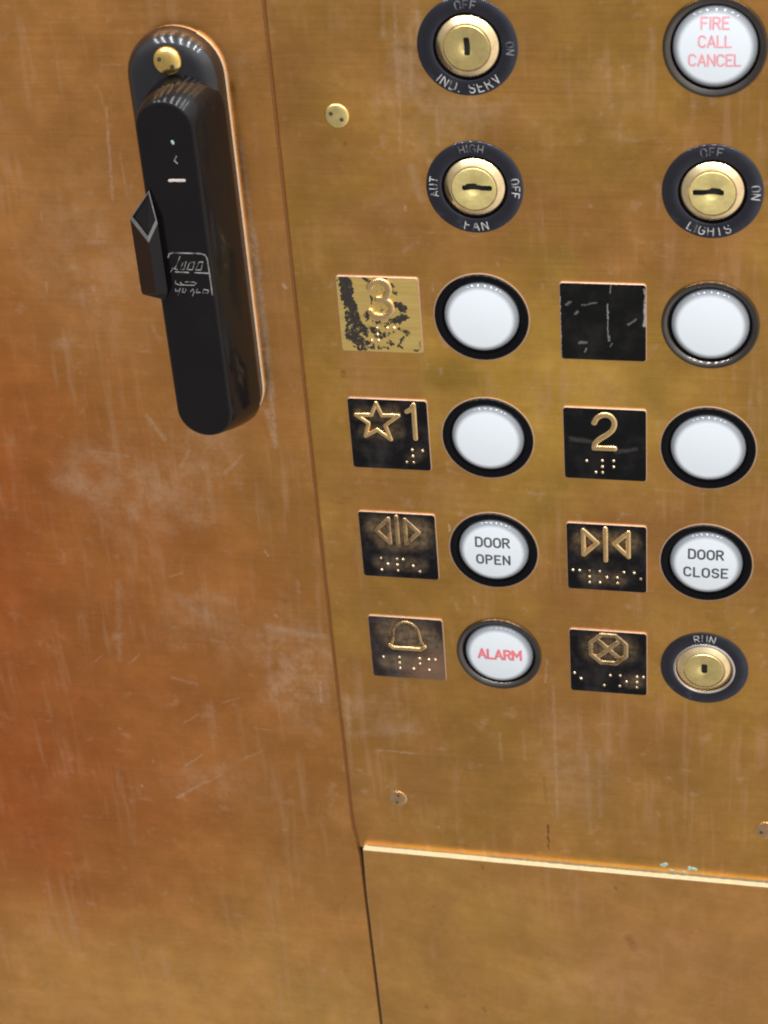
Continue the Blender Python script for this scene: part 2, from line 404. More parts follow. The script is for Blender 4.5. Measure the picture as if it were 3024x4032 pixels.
# engraver's single stroke capitals, one unit high
def arc(cx, cz, rx, rz, a0, a1, n=8):
    return [(cx + rx * math.cos(math.radians(a0 + (a1 - a0) * i / n)), cz + rz * math.sin(math.radians(a0 + (a1 - a0) * i / n))) for i in range(n + 1)]
GLYPH = {
    'A': (.66, [[(0, 0), (.33, 1), (.66, 0)], [(.12, .33), (.54, .33)]]),
    'C': (.62, [arc(.32, .68, .31, .32, 25, 180) + arc(.32, .32, .31, .32, 180, 335)]),
    'D': (.60, [[(0, 0), (0, 1), (.28, 1)] + arc(.28, .70, .32, .30, 90, 0) + arc(.28, .30, .32, .30, 0, -90) + [(0, 0)]]),
    'E': (.52, [[(.52, 1), (0, 1), (0, 0), (.52, 0)], [(0, .52), (.42, .52)]]),
    'F': (.52, [[(.52, 1), (0, 1), (0, 0)], [(0, .52), (.42, .52)]]),
    'G': (.64, [arc(.32, .68, .31, .32, 25, 180) + arc(.32, .32, .31, .32, 180, 350) + [(.63, .46), (.38, .46)]]),
    'H': (.58, [[(0, 0), (0, 1)], [(.58, 0), (.58, 1)], [(0, .52), (.58, .52)]]),
    'I': (.04, [[(.02, 0), (.02, 1)]]),
    'L': (.50, [[(0, 1), (0, 0), (.50, 0)]]),
    'M': (.74, [[(0, 0), (0, 1), (.37, .35), (.74, 1), (.74, 0)]]),
    'N': (.60, [[(0, 0), (0, 1), (.60, 0), (.60, 1)]]),
    'O': (.62, [arc(.31, .68, .31, .32, 0, 180) + arc(.31, .32, .31, .32, 180, 360) + [(.62, .68)]]),
    'P': (.56, [[(0, 0), (0, 1), (.30, 1)] + arc(.30, .75, .26, .25, 90, -90) + [(0, .5)]]),
    'R': (.58, [[(0, 0), (0, 1), (.30, 1)] + arc(.30, .75, .26, .25, 90, -90) + [(0, .5)], [(.28, .5), (.58, 0)]]),
    'S': (.56, [arc(.28, .75, .27, .25, 20, 270) + arc(.28, .26, .28, .26, 90, -160)]),
    'T': (.58, [[(0, 1), (.58, 1)], [(.29, 1), (.29, 0)]]),
    'U': (.58, [[(0, 1)] + arc(.29, .28, .29, .28, 180, 360) + [(.58, 1)]]),
    'V': (.60, [[(0, 1), (.30, 0), (.60, 1)]]),
    '.': (.04, [[(.02, 0), (.03, .02)]]),
    ' ': (.30, []),
}
def text_width(t, gap): return sum(GLYPH[c][0] for c in t) + gap * (len(t) - 1)
def flat_text(mb, t, cx, cz, w, h, sw, dep, rise):
    """a centred line of lettering w wide and h high"""
    gap = .30
    hh = h - sw; ww = w - sw
    glyphs = sum(GLYPH[c][0] for c in t) * hh
    g = (ww - glyphs) / max(len(t) - 1, 1)
    k = 1.0
    if g < .22 * hh: k = (ww) / (glyphs + .22 * hh * (len(t) - 1)); g = .22 * hh * k
    x = cx - ww / 2
    for c in t:
        gw, lines = GLYPH[c]
        for ln in lines:
            mb.stroke([(x + a * hh * k, cz - hh / 2 + b * hh) for a, b in ln], sw, dep, rise)
        x += gw * hh * k + g
def ring_text(mb, t, rad, ang, h, sw, dep, rise, inward=False, spread=1.0):
    """lettering round a ring; ang = middle of the word in degrees, inward = letter tops towards the centre"""
    gap = .34
    tot = text_width(t, gap) * h * spread
    pos = -tot / 2
    for c in t:
        gw, lines = GLYPH[c]
        mid = pos + gw * h * spread / 2
        sgn = 1 if inward else -1
        a = math.radians(ang) + sgn * mid / rad
        ux, uz = math.cos(a), math.sin(a)              # outward
        up = (-ux, -uz) if inward else (ux, uz)
        right = (up[1], -up[0])
        for ln in lines:
            P = [(ux * rad + right[0] * (p - gw / 2) * h * spread + up[0] * (q - .5) * h,
                  uz * rad + right[1] * (p - gw / 2) * h * spread + up[1] * (q - .5) * h) for p, q in ln]
            mb.stroke(P, sw, dep, rise)
        pos += (gw + gap) * h * spread

# ------------------------------------------------------------------ materials
GOLD = (.66, .358, .083)
COPPER = (.60, .315, .135)
M_LEFT = aged_brass('aged_copper_side', (.71, .34, .10), (.68, .325, .088), SCR_SHEEN_LEFT, [],
                    [(-262, -170, 225, 270, (.70, .19, .048), 1.0), (-150, -175, 130, 150, (.68, .28, .08), .6), (-150, 60, 90, 110, (.74, .32, .095), .5),  # red at far left: a glow from outside the sheet, painted in as colour
                     (-150, -420, 240, 150, (.96, .50, .145), .95), (-95, -390, 35, 60, (.72, .45, .12), .45)], seed=1.0, wipe=.32, haze=[(-150, -85, 45, 35, .6), (-118, -62, 28, 22, .5), (-90, -175, 28, 46, .75), (-150, 20, 40, 60, .35), (-100, 95, 18, 30, .4), (-125, -150, 40, 30, .35), (-140, -245, 35, 18, .35)])  # first patch here: golden reflection at lower left painted into the copper
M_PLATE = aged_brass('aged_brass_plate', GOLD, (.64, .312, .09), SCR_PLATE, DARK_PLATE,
                     [(28, -30, 85, 62, (.93, .56, .11), .75), (-45, -10, 18, 70, (.76, .40, .14), .5), (20, -235, 110, 50, (.68, .345, .10), .6), (105, -215, 45, 30, (.60, .33, .09), .55), (50, -135, 30, 18, (.58, .32, .08), .5), (-20, 30, 22, 14, (.64, .36, .09), .4), (0, 90, 45, 25, (.84, .45, .14), .4), (-18, -27, 22, 14, (.55, .35, .07), .55), (22, -80, 20, 14, (.56, .35, .075), .5), (62, -28, 14, 22, (.58, .36, .075), .5), (105, -60, 16, 40, (.56, .34, .075), .5), (20, 27, 22, 10, (.60, .37, .08), .45)], seed=2.0, wipe=.30, smudge=.42, haze=[(-20, 95, 16, 40, .55), (-25, 45, 12, 25, .4), (0, 80, 20, 12, .4), (-55, -198, 25, 18, .45), (30, -215, 22, 45, .35), (50, 85, 25, 20, .25), (45, -28, 20, 16, .3), (-20, -82, 12, 12, .3)])  # first patch paints the caps' golden reflected glow into the brass
M_LOW = aged_brass('aged_brass_lower', (.77, .42, .112), (.73, .37, .112), [], DARK_LOW, [(60, -330, 70, 50, (.80, .39, .16), .5)], turn=math.radians(-9), seed=3.0, wipe=.2, smudge=.12, haze=[(30, -350, 40, 30, .2)])
def cut_edge(name, base, rough, metal=1.0):
    n = NT(name)
    p = n.flat()
    v = n.noise(n.vm('MULTIPLY', p, (.25, 1, .6)), 1.0, 4, .7)
    c = n.mix(n.rng(v, .3, .7, 0, 1), base, [b * .82 for b in base])
    n.set(color=c, metal=metal, rough=n.rng(v, .3, .7, rough - .06, rough + .08))
    return n.m
M_EDGE = cut_edge('cut_brass_edge', (.74, .63, .40), .5, .2)
M_EDGE_DIM = cut_edge('worn_copper_edge', (.56, .38, .26), .5, .6)
M_TRIM = cut_edge('thin_brass_trim', (.90, .76, .56), .4, .5)
M_EDGE_DARK = cut_edge('shaded_copper_edge', (.24, .115, .04), .5, .9)  # dark seam band: reflection and shade put into the edge colour
M_BACK = plain('dark_void', (.10, .05, .02), .8)
def lens_cap():
    n = NT('white_acrylic')                       # clear lens moulded over a white disc: greyer towards the rim
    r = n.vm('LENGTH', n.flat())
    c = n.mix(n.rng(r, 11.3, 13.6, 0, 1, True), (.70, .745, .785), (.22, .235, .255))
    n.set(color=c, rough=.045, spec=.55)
    return n.m
M_CAP = lens_cap()
M_BLACK = plain('black_plastic', (.003, .003, .004), .2, wscale=200, spec=.14)
M_SEAT = plain('black_recess', (.004, .004, .005), .6)
M_CHROME = plain('dark_chrome', (.13, .115, .105), .16, metal=1.0, wscale=120)
M_STEEL = plain('bright_steel', (.62, .58, .54), .2, metal=1.0)
M_GUN = plain('blued_steel_ring', (.072, .076, .098), .16, metal=1.0, wear=.8, wcol=(.34, .33, .34), wscale=110)
M_LOCK = plain('lock_brass', (1.0, .77, .44), .20, metal=1.0, wear=.2, wcol=(.45, .3, .12), wscale=260)
M_PLUG = plain('plug_brass', (1.0, .79, .33), .28, metal=1.0, wscale=400)
M_PLUG_Y = plain('yellow_plug_brass', (1.0, .83, .36), .52, metal=1.0, wscale=400)
M_KEYWAY = plain('keyway_black', (.010, .010, .010), .6)  # shade inside the slot put into the colour as near black
M_WHITEINK = plain('white_fill', (.50, .49, .47), .45, wear=1.0, wcol=(.045, .045, .06), wscale=420, cut=(.44, .64))
M_FAINTINK = plain('worn_white_fill', (.20, .195, .20), .45, wear=1.0, wcol=(.045, .045, .06), wscale=420, cut=(.40, .60))
M_RED = plain('red_ink', (.72, .19, .215), .4)
M_REDF = plain('faded_red_ink', (.76, .33, .37), .4, wear=.4, wcol=(.8, .6, .62), wscale=300)
M_INK = plain('black_ink', (.075, .08, .085), .4)
M_GLYPH = plain('raised_brass', (.90, .63, .30), .19, metal=1.0, wear=.7, wcol=(.26, .16, .075), wscale=330, cut=(.52, .76))
M_DOT = plain('rubbed_brass_dot', (.90, .68, .46), .24, metal=1.0, wear=.9, wcol=(.16, .10, .055), wscale=420, cut=(.46, .66))
M_SCREW = plain('screw_brass', (.74, .48, .25), .22, metal=1.0, wear=.6, wcol=(.30, .17, .07), wscale=420, cut=(.45, .7))
M_HOLE = plain('dark_hole', (.05, .035, .02), .5)  # dark brown pegs drawn as the drive holes
M_GLYPH_WORN = plain('raised_worn_brass', (.62, .43, .23), .24, metal=1.0, wear=.9, wcol=(.20, .13, .07), wscale=300, cut=(.44, .66))
M_SCREW_Y = plain('yellow_screw_brass', (.90, .63, .20), .22, metal=1.0, wear=.3, wcol=(.45, .3, .1), wscale=500)
M_BAKE = plain('black_bakelite', (.006, .005, .0055), .13, wear=.25, wcol=(.022, .02, .02), wscale=50, spec=.24)
M_BAKE_BASE = plain('black_bakelite_base', (.008, .008, .011), .13, wear=.3, wcol=(.04, .04, .045), wscale=90, spec=.7)
M_MOULD = plain('lit_moulding', (.24, .225, .215), .4, wear=1.0, wcol=(.02, .018, .018), wscale=420, cut=(.42, .62))  # pale grey paints the lit upper edges of the moulded marks
M_GREYEDGE = plain('grey_lever_edge', (.11, .11, .105), .22, wear=.8, wcol=(.30, .30, .28), wscale=260, spec=.9)  # lever edges, greyer than its faces
M_CHIP = plain('pale_paint_chip', (.55, .48, .45), .6)
M_GRIME = plain('corner_grime', (.17, .14, .085), .7, wear=.6, wcol=(.07, .05, .025), wscale=300)
M_VERD = plain('verdigris', (.33, .45, .38), .8, wear=.4, wcol=(.5, .55, .45), wscale=500)
BLACKPAINT = (.0055, .005, .006)
M_TAGSTAR = painted_plate('black_enamel_star', BLACKPAINT, scuff=.22, halo=[(-11, 9, 2, 9, 5, .5), (-9, 1, 0, 1, 5, .55), (2, 12, 4, 1, 4, .35), (9, -10, 12, -8, 4, .25)])
M_TAGOPEN = painted_plate('black_enamel_open', BLACKPAINT, scuff=.25, halo=[(-8, 8, 9, 8, 8.5, .8), (-5, 2, 9, 3, 7, .7), (-8, -9, 8, -9, 5, .5)])
M_TAGCLOSE = painted_plate('black_enamel_close', BLACKPAINT, scuff=.2, halo=[(-9, 8, 9, 8, 7, .7), (-12, 5, -9, 2, 4, .4), (-8, -10, 5, -10, 5, .5)])
M_TAGSTOP = painted_plate('black_enamel_stop', BLACKPAINT, scuff=.2, halo=[(-4, 7, 5, 7, 10, .75), (9, -9, 13, -9, 5, .6)])
M_TAG2 = painted_plate('black_enamel_clean', (.005, .005, .0055), [(-13, 2, -5, 1, 1.5, .10), (4, -3, 12, -1.5, 1.5, .10)], scuff=.10)
M_TAGBLANK = painted_plate('black_enamel_scratched', (.0055, .0055, .0055),
    [(3.3, 15.8, 2.7, 12.1, .32, .55), (1.9, 7.6, 1.7, -4.8, .34, .72), (1.9, -5.5, 2.2, -7.3, .8, .5), (-7.6, 7.0, -2.2, 8.2, .5, .28), (-10.2, 3.3, -9.6, 3.9, .9, .35),
     (-8.9, -8.9, -6.6, -8.7, .95, .40), (-7.3, -12.6, -6.6, -11.4, .5, .35), (9.2, -.6, 12.2, 1.6, .5, .35), (-13.4, 7.2, -12.3, 8.0, .8, .3), (2.7, -10.2, 3.1, -9.0, .5, .28),
     (15.7, 8, 15.6, -1, .9, 1.0), (15.5, 14, 15.9, 8, .5, .8), (-16, 10, -16, -15, .35, .9), (-12, 16.1, 10, 16.1, .35, .9)], scuff=.10)
M_TAGBELL = painted_plate('worn_brown_enamel', (.022, .016, .016), scuff=.5, halo=[(-5, 8, 6, 6, 11, .85), (-9, -8, 12, -8, 6, .7), (10, 8, 13, 0, 6, .6)], fade=(13, -14, 22, 20, (.20, .115, .07), .75))
M_TAG3 = painted_plate('brass_plate_flaking_black', BLACKPAINT,
    [(-12.5, 14, -12, 7, 3.5, 1.0), (-11.5, 6, -9.6, -3, 3.3, .95), (-11.5, 0, -10.5, -9, 3.3, .86), (-12, -9, -8, -13.5, 3.6, .80), (-8.5, -4, -6, -8, 2.4, .9), (-3.5, -6, -1, -9, 2.2, .7),
     (-6, -12.5, -4, -14, 1.6, .8), (-5, 15.2, -3, 14, 1.2, .85), (-1.5, 16, 4, 15.5, 1.0, .8), (5.8, 12.5, 6.8, 9.5, 1.0, .8),
     (6.5, 4.4, 9.8, 3.2, 2.0, .95), (8.6, 4.5, 9.4, 2.4, 1.6, .95), (4.6, -1.9, 10.2, -.4, 1.6, .95), (4.4, -2.5, 7.6, -2.0, 1.7, .9), (-4.5, 1.2, -5.3, -1.8, .9, .8),
     (-3.0, 8.0, -2.6, 5.5, .8, .7), (-2.5, -3.0, 3, -4.2, 1.6, .55), (0.5, -8.5, 4, -8, 1.9, .62), (3.4, -11.6, 4.0, -12.6, 1.0, .9), (6.6, -12.6, 7.2, -13.6, 1.2, .95), (7.4, -11.4, 9.2, -9.2, .7, .9),
     (6.8, -5.8, 9.2, -6.4, .9, .8), (10.3, -6.2, 10.5, -8.4, .55, .9), (-1.5, -14, 2, -14.4, 1.3, .6), (13.3, -14.8, 14.3, -14.3, .7, .9), (14.6, -13.8, 15.2, -11.2, .35, .9),
     (0.5, 10, 3.5, 9.2, 1.8, .45), (0, 2.6, 3.3, 2.4, 1.4, .5)], mode='brass')

# ------------------------------------------------------------------ setting: the sheet metal
def slab(outline, d0, d1, name, mats, bevel=.35, edge=1):
    """outline anticlockwise in (x, z); front face at d1, sides use material slot edge"""
    mb = MB()
    cx = sum(p[0] for p in outline) / len(outline); cz = sum(p[1] for p in outline) / len(outline)
    def inset(k):
        out = []
        N = len(outline)
        for i in range(N):
            p, c, n = outline[i - 1], outline[i], outline[(i + 1) % N]
            e1 = Vector((c[0] - p[0], c[1] - p[1])).normalized(); e2 = Vector((n[0] - c[0], n[1] - c[1])).normalized()
            n1 = Vector((-e1.y, e1.x)); n2 = Vector((-e2.y, e2.x))
            b = (n1 + n2).normalized(); q = k / max(b.dot(n1), .3)
            out.append((c[0] + b.x * q, c[1] + b.y * q))
        return out
    r0 = [(x, z, d0) for x, z in outline]
    r1 = [(x, z, d1 - bevel) for x, z in outline]
    r2 = [(x, z, d1) for x, z in inset(bevel)]
    mb.loft([r0, r1, r2], [edge, edge, 0])
    return mb.build(name, mats, smooth=0)

wall = MB()
wall.loft([[(600, -900, -14), (600, 600, -14), (-700, 600, -14), (-700, -900, -14)][::1], [(600, -900, -6), (600, 600, -6), (-700, 600, -6), (-700, -900, -6)]], cap0=True)
wall = wall.build('wall', M_BACK, smooth=0)
wall['kind'] = 'structure'

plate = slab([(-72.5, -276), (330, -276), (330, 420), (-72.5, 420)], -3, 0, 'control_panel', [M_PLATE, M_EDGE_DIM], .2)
def punch(o, holes, r):
    cs = []
    for (x, z) in holes:
        m = MB(); m.lathe([(r, -8), (r, 6)], x, z, 64, cap0=True)
        c = m.build('cutter', [M_PLATE, M_BACK], None, smooth=0)
        for p in c.data.polygons: p.material_index = 1
        cs.append(c)
        md = o.modifiers.new('hole', 'BOOLEAN'); md.operation = 'DIFFERENCE'; md.object = c; md.solver = 'EXACT'
    dg = bpy.context.evaluated_depsgraph_get(); dg.update()
    me = bpy.data.meshes.new_from_object(o.evaluated_get(dg))
    o.modifiers.clear(); o.data = me; me.name = o.name
    for c in cs: bpy.data.objects.remove(c, do_unlink=True)
punch(plate, [(x, z) for z in (106.1, 53.1, 0, -53.1, -106.2, -158.7) for x in (0.0, 85.6)], 16.6)
tag(plate, 'brushed brass control panel sheet that holds all the round buttons and key switches', 'control panel')
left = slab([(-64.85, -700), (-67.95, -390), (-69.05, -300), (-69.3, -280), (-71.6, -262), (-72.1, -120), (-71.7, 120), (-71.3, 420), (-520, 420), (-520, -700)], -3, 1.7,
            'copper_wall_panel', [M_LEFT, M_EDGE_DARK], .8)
tag(left, 'reddish scratched copper wall panel behind the black handset', 'wall panel')
low = slab([(-63.8, -700), (330, -700), (330, -274.5), (-67.6, -274.5), (-68.0, -300), (-66.9, -390)], -3, 3.1, 'lower_panel', [M_LOW, M_EDGE], .15)
tag(low, 'golden brown brass panel with a bright cream top ledge below the buttons', 'wall panel')
mb = MB()
for (x, z, r, e) in ((69.8, -269.9, 2.0, .5), (81.7, -270.3, 1.9, .7), (73, -272.6, 1.1, .3), (78, -272.9, .9, .3)):
    for k in range(5):
        mb.dome(x + random.uniform(-.8, .8) * r, z + random.uniform(-.35, .35) * r, 0, r * random.uniform(.35, .6), e * random.uniform(.5, 1), 10, 3)
grime = MB()                                                   # dirt caught in the corner above the ledge
rng2 = random.Random(3)
ring_a, ring_b, ring_c = [], [], []
x = -66.0
while x < 135:
    hgt = (.30 if x < -10 else .75) * rng2.uniform(.5, 1.3); dep_ = (.25 if x < -10 else .5) * rng2.uniform(.6, 1.2)
    ring_a.append(grime.add(x, -274.5 + hgt, .01)); ring_b.append(grime.add(x, -274.5 + hgt * .45, dep_ * .8)); ring_c.append(grime.add(x, -274.49, dep_ * 1.3))
    x += rng2.uniform(.8, 1.8)
for i in range(len(ring_a) - 1):
    grime.face((ring_a[i], ring_b[i], ring_b[i + 1], ring_a[i + 1])); grime.face((ring_b[i], ring_c[i], ring_c[i + 1], ring_b[i + 1]))
grime.build('grime_line', M_GRIME, low)
mb.build('verdigris_crust', M_VERD, plate)

# ------------------------------------------------------------------ panel screws
def spanner_screw(name, x, z, d, r, h, mat, label, turn=30, group=None):
    t = thing(name, x, z, d, label, 'screw', group)
    mb = MB()
    mb.lathe([(r, 0), (r, .25 * h)] + [(r * math.cos(a), .25 * h + .75 * h * math.sin(a)) for a in [PI / 2 * i / 7 for i in range(1, 7)]] + [(r * .05, h)], n=40)
    mb.build('head', mat, t)
    a = math.radians(turn)
    mb = MB()
    for s in (-1, 1):
        hx, hz = s * r * .48 * math.cos(a), s * r * .48 * math.sin(a)
        top = .25 * h + .75 * h * math.sqrt(1 - .48 ** 2)
        mb.lathe([(r * .17, top - .35 * h), (r * .17, top + .05), (r * .13, top + .12)], hx, hz, 16)
    mb.build('drive_hole', M_HOLE, t)
    return t
SG = 'small dome head screws of the control panel'
spanner_screw('panel_screw', -49.3, 80.0, 0, 4.6, 1.1, M_PLUG, 'small brass dome screw on the panel left of the two upper left key switches', 150, SG)
spanner_screw('panel_screw', -49.6, -244.1, 0, 4.2, .8, M_SCREW, 'small brass dome screw just above the left end of the bright ledge', 80, SG)
spanner_screw('panel_screw', 113.4, -244.3, 0, 4.8, .9, M_SCREW, 'small brass dome screw cut by the right edge of the photo above the ledge', 20, SG)

# ------------------------------------------------------------------ push buttons
def cap_depth(x, z, top=2.1):
    return top - .55 * (x * x + z * z) / 144.0
BUTTON_GROUP = 'round white push buttons of the panel'
def push_button(x, z, label, chrome=False, lines=(), ink=None, sw=.75, r_out=18.0, dx=0.0):
    t = thing('push_button', x, z, 0, label, 'push button', BUTTON_GROUP)
    mb = MB()
    if chrome:
        mb.lathe([(r_out, -1), (r_out, .5), (r_out - .25, .95), (r_out - .7, 1.1), (r_out - 1.3, .95), (r_out - 2.6, .15), (15.15, -.5), (15.0, -3.0), (13.0, -3.0)],
                 mis=[0, 0, 0, 0, 0, 0, 1, 1, 1], cap1=True)
        mb.build('bezel', [M_CHROME, M_SEAT], t)
    else:
        mb.lathe([(r_out, -1), (r_out, .35), (r_out - .3, .7), (r_out - .8, .75), (15.4, .25), (15.1, -.2), (15.0, -3.0), (13.0, -3.0)],
                 mis=[0, 0, 0, 0, 0, 1, 1, 1], cap1=True)
        mb.build('bezel', [M_BLACK, M_SEAT], t)
        mb = MB()
        mb.lathe([(r_out + .55, -.5), (r_out + .55, .16), (r_out + .25, .3), (r_out + .005, .22)], cap1=False)
        mb.build('rim', M_EDGE_DIM, t)
    mb = MB()
    prof = [(14.35, -2.9), (14.3, -.6)]
    for i in range(1, 11):
        a = PI / 2 * i / 10
        prof.append((11.0 + 3.3 * math.cos(a), -.6 + (cap_depth(11.0, 0) + .6) * math.sin(a)))
    for r in (10.0, 8.5, 6, 3.5, 1.5, .1): prof.append((r, cap_depth(r, 0)))
    mb.lathe(prof, n=96)
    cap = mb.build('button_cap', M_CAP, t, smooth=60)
    if lines:
        mb = MB()
        for (txt, cz, w, h) in lines:
            flat_text(mb, txt, dx, cz, w, h, sw, cap_depth, .07)
        mb.build('lettering', ink, cap)
    return t
XA, XB = 0.0, 85.6
ROW = [106.1, 53.1, 0.0, -53.1, -106.2, -158.7]
push_button(XB, ROW[0], 'white button lettered FIRE CALL CANCEL in faded red, top right of the panel', True,
            [('FIRE', 9.0, 9.9, 4.6), ('CALL', 2.7, 11.5, 4.5), ('CANCEL', -3.9, 18.0, 4.6)], M_REDF, .7, 17.8)
push_button(XA, ROW[2], 'round blank white button in a black ring right of the worn brass 3 plate')
push_button(XB, ROW[2], 'round blank white button in a dark chrome ring right of the scratched blank black plate', True)
push_button(XA, ROW[3], 'round blank white button in a black ring right of the star 1 plate')
push_button(XB, ROW[3], 'round blank white button in a black ring right of the 2 plate')
push_button(XA, ROW[4], 'white button lettered DOOR OPEN in dark grey', False, [('DOOR', 5.0, 14.4, 5.0), ('OPEN', -3.3, 14.2, 4.9)], M_INK, .85)
push_button(XB, ROW[4], 'white button lettered DOOR CLOSE in dark grey', False, [('DOOR', 5.1, 14.2, 4.9), ('CLOSE', -3.5, 17.8, 5.0)], M_INK, .85)
push_button(XA, ROW[5], 'white button lettered ALARM in red', True, [('ALARM', 1.0, 19.0, 5.6)], M_RED, 1.15, 18.1, .6)

# ------------------------------------------------------------------ key switches
KEY_GROUP = 'brass key switches with engraved dark rings'
def key_switch(x, z, label, slot, words, chrome_collar=False):
    """words: (text, angle, inward, faint, height)"""
    t = thing('key_switch', x, z, 0, label, 'key switch', KEY_GROUP)
    mb = MB()
    mb.lathe([(17.9, -1), (17.9, .35), (17.6, .6), (12.7, .75), (12.25, .5), (12.1, -.2), (12.05, -2.6), (8, -2.6)], mis=[0, 0, 0, 0, 0, 1, 1, 1], cap1=True)
    ring = mb.build('switch_ring', [M_GUN, M_SEAT], t)
    for (txt, ang, inward, faint, h) in words:
        mb = MB()
        ring_text(mb, txt, 15.1, ang, h, .42, .66, .06, inward)
        mb.build('lettering', M_FAINTINK if faint else M_WHITEINK, ring)
    if chrome_collar:
        mb = MB()
        mb.lathe([(12.6, .0), (12.6, .95), (12.3, 1.25), (11.9, 1.3), (11.55, 1.0), (11.5, -1)], cap1=False)
        mb.build('collar', M_STEEL, t)
    mb = MB()
    mb.lathe([(11.35, -2.5), (11.35, -.15), (11.1, .15), (10.7, .4), (8.95, 1.75), (8.6, 1.9), (8.42, 1.85), (8.38, .6), (8.25, .6)], n=80, cap1=False)
    body = mb.build('lock_cylinder', M_LOCK, t)
    mb = MB()
    mb.lathe([(8.22, .4), (8.22, 1.7), (8.0, 1.95), (7.6, 2.0), (3.2, 1.9), (2.2, 1.5), (1.4, 1.1), (.05, .9)], n=72, cap0=True)
    plug = mb.build('plug', [M_PLUG_Y if slot[4] else M_PLUG, M_KEYWAY], body)
    sx, sz, sw_, sh, taper = slot
    cut = MB()
    o = [(sx + a, sz + b) for a, b in rrect(sw_, sh, min(sw_, sh) * .3, 3)]
    if taper:                                                    # stepped keyway: a wider warding notch at one end
        o2 = [(sx + taper + a, sz + .35 + b) for a, b in rrect(4.2, sh * 1.25, .8, 3)]
    cut.loft([[(a, b, .45) for a, b in o], [(a, b, 4) for a, b in o]], cap0=True)
    for f in range(len(cut.mi)): cut.mi[f] = 1
    co = cut.build('keyway_cutter', [M_PLUG, M_KEYWAY], body, smooth=0)
    cutters = [co]
    if taper:
        c2 = MB(); c2.loft([[(a, b, .5) for a, b in o2], [(a, b, 4.2) for a, b in o2]], cap0=True)
        for f in range(len(c2.mi)): c2.mi[f] = 1
        cutters.append(c2.build('keyway_cutter', [M_PLUG, M_KEYWAY], body, smooth=0))
    for c in cutters:
        md = plug.modifiers.new('cut', 'BOOLEAN'); md.operation = 'DIFFERENCE'; md.object = c; md.solver = 'EXACT'
    dg = bpy.context.evaluated_depsgraph_get(); dg.update()
    me = bpy.data.meshes.new_from_object(plug.evaluated_get(dg))
    plug.modifiers.clear(); plug.data = me; me.name = 'plug'
    for c in cutters: bpy.data.objects.remove(c, do_unlink=True)
    return t
key_switch(XA, ROW[0], 'brass key switch with OFF and IND SERV engraved on its dark ring', (0.1, .6, 2.1, 6.6, 0),
           [('OFF', 90, False, True, 3.0), ('ON', -2, False, True, 2.8), ('IND. SERV', -90, True, False, 3.5)])
key_switch(XA, ROW[1], 'yellow brass key switch with a sideways keyway and FAN on its ring', (1.2, .5, 11.0, 2.0, -2.2),
           [('HIGH', 92, False, True, 3.0), ('AUT', 180, False, False, 3.0), ('OFF', 0, False, False, 3.0), ('FAN', -90, True, False, 3.4)])
key_switch(XB, ROW[1], 'yellow brass key switch with a sideways keyway and LIGHTS on its ring', (-1.4, .4, 11.0, 2.0, 2.6),
           [('OFF', 92, False, True, 3.2), ('ON', 0, False, False, 3.2), ('LIGHTS', -94, True, False, 3.3)])
key_switch(XB, ROW[5], 'brass key switch with a steel collar right of the octagon stop plate', (0.1, .8, 2.4, 5.0, 0), [('RUN', 90, False, False, 3.4)], True)

# ------------------------------------------------------------------ tactile plates
TX = (-39.4, 46.1)
TAG_GROUP = 'square tactile plates left of the buttons'
TT = 0.8                                                     # plate thickness
def plate_tag(x, z, label, mat, dots=(), ragged=0):
    t = thing('tactile_plate', x, z, 0, label, 'tactile plate', TAG_GROUP)
    mb = MB()
    s = 31.9
    rings = [[(a, b, -.1) for a, b in rrect(s + .5, s + .5, 1.3)], [(a, b, TT - .3) for a, b in rrect(s + .5, s + .5, 1.3)],
             [(a, b, TT) for a, b in rrect(s - .1, s - .1, 1.2)], [(a, b, TT) for a, b in rrect(s - .4, s - .4, 1.1)]]
    mb.loft(rings, [1, 1, 0, 0])
    mb.build('plate', [mat, M_EDGE_DIM], t, smooth=35)
    if dots:
        mb = MB()
        for (a, b) in dots: mb.dome(a, b, TT - .05, .72, .75)
        mb.build('braille', M_DOT, t)
    return t
def raised(t, name, lines, w, h=.8, closed=False, mat=None):
    mb = MB()
    for ln in lines: mb.stroke(ln, w, TT, h, closed)
    return mb.build(name, mat or M_GLYPH, t, smooth=50)

t = plate_tag(TX[0], ROW[2], 'worn brass plate with raised 3 and flaking black paint', M_TAG3,
              [(-1.3, -5.6), (2.7, -5.4), (5.4, -5.4), (-1.3, -8.3), (-3.9, -11.1), (-1.2, -11.0)], 1)
raised(t, 'numeral', [smooth_line([(-2.9, 12.0), (-1.4, 13.6), (1.0, 14.5), (3.3, 13.8), (4.5, 11.8), (4.1, 9.3), (2.4, 7.3), (0.0, 6.8)]),
                      smooth_line([(0.0, 6.8), (2.8, 6.4), (4.7, 4.9), (5.0, 2.7), (3.7, 0.7), (0.8, -.5), (-2.0, 0.0), (-3.3, 1.6)])], 2.8, 1.1)
t = plate_tag(TX[0], ROW[3], 'black plate with raised gold star and figure 1', M_TAGSTAR,
              [(8.8, -6.5), (13.0, -6.7), (8.9, -9.4), (6.2, -12.4), (9.0, -12.4)])
star = [(-4.3, 14.4), (-6.6, 9.0), (-12.9, 8.8), (-8.0, 5.2), (-9.7, -.8), (-4.7, 2.3), (.6, -1.9), (-1.2, 4.6), (4.4, 9.2), (-2.3, 9.0)]
raised(t, 'star', [star], 1.9, 1.0, True)
raised(t, 'numeral', [[(7.9, 11.2), (9.6, 12.3), (10.7, 14.2), (10.6, -1.0)]], 2.3, .95)
t = plate_tag(TX[1], ROW[2], 'blank black square plate with a vertical pale scratch and nicks', M_TAGBLANK, (), 1)
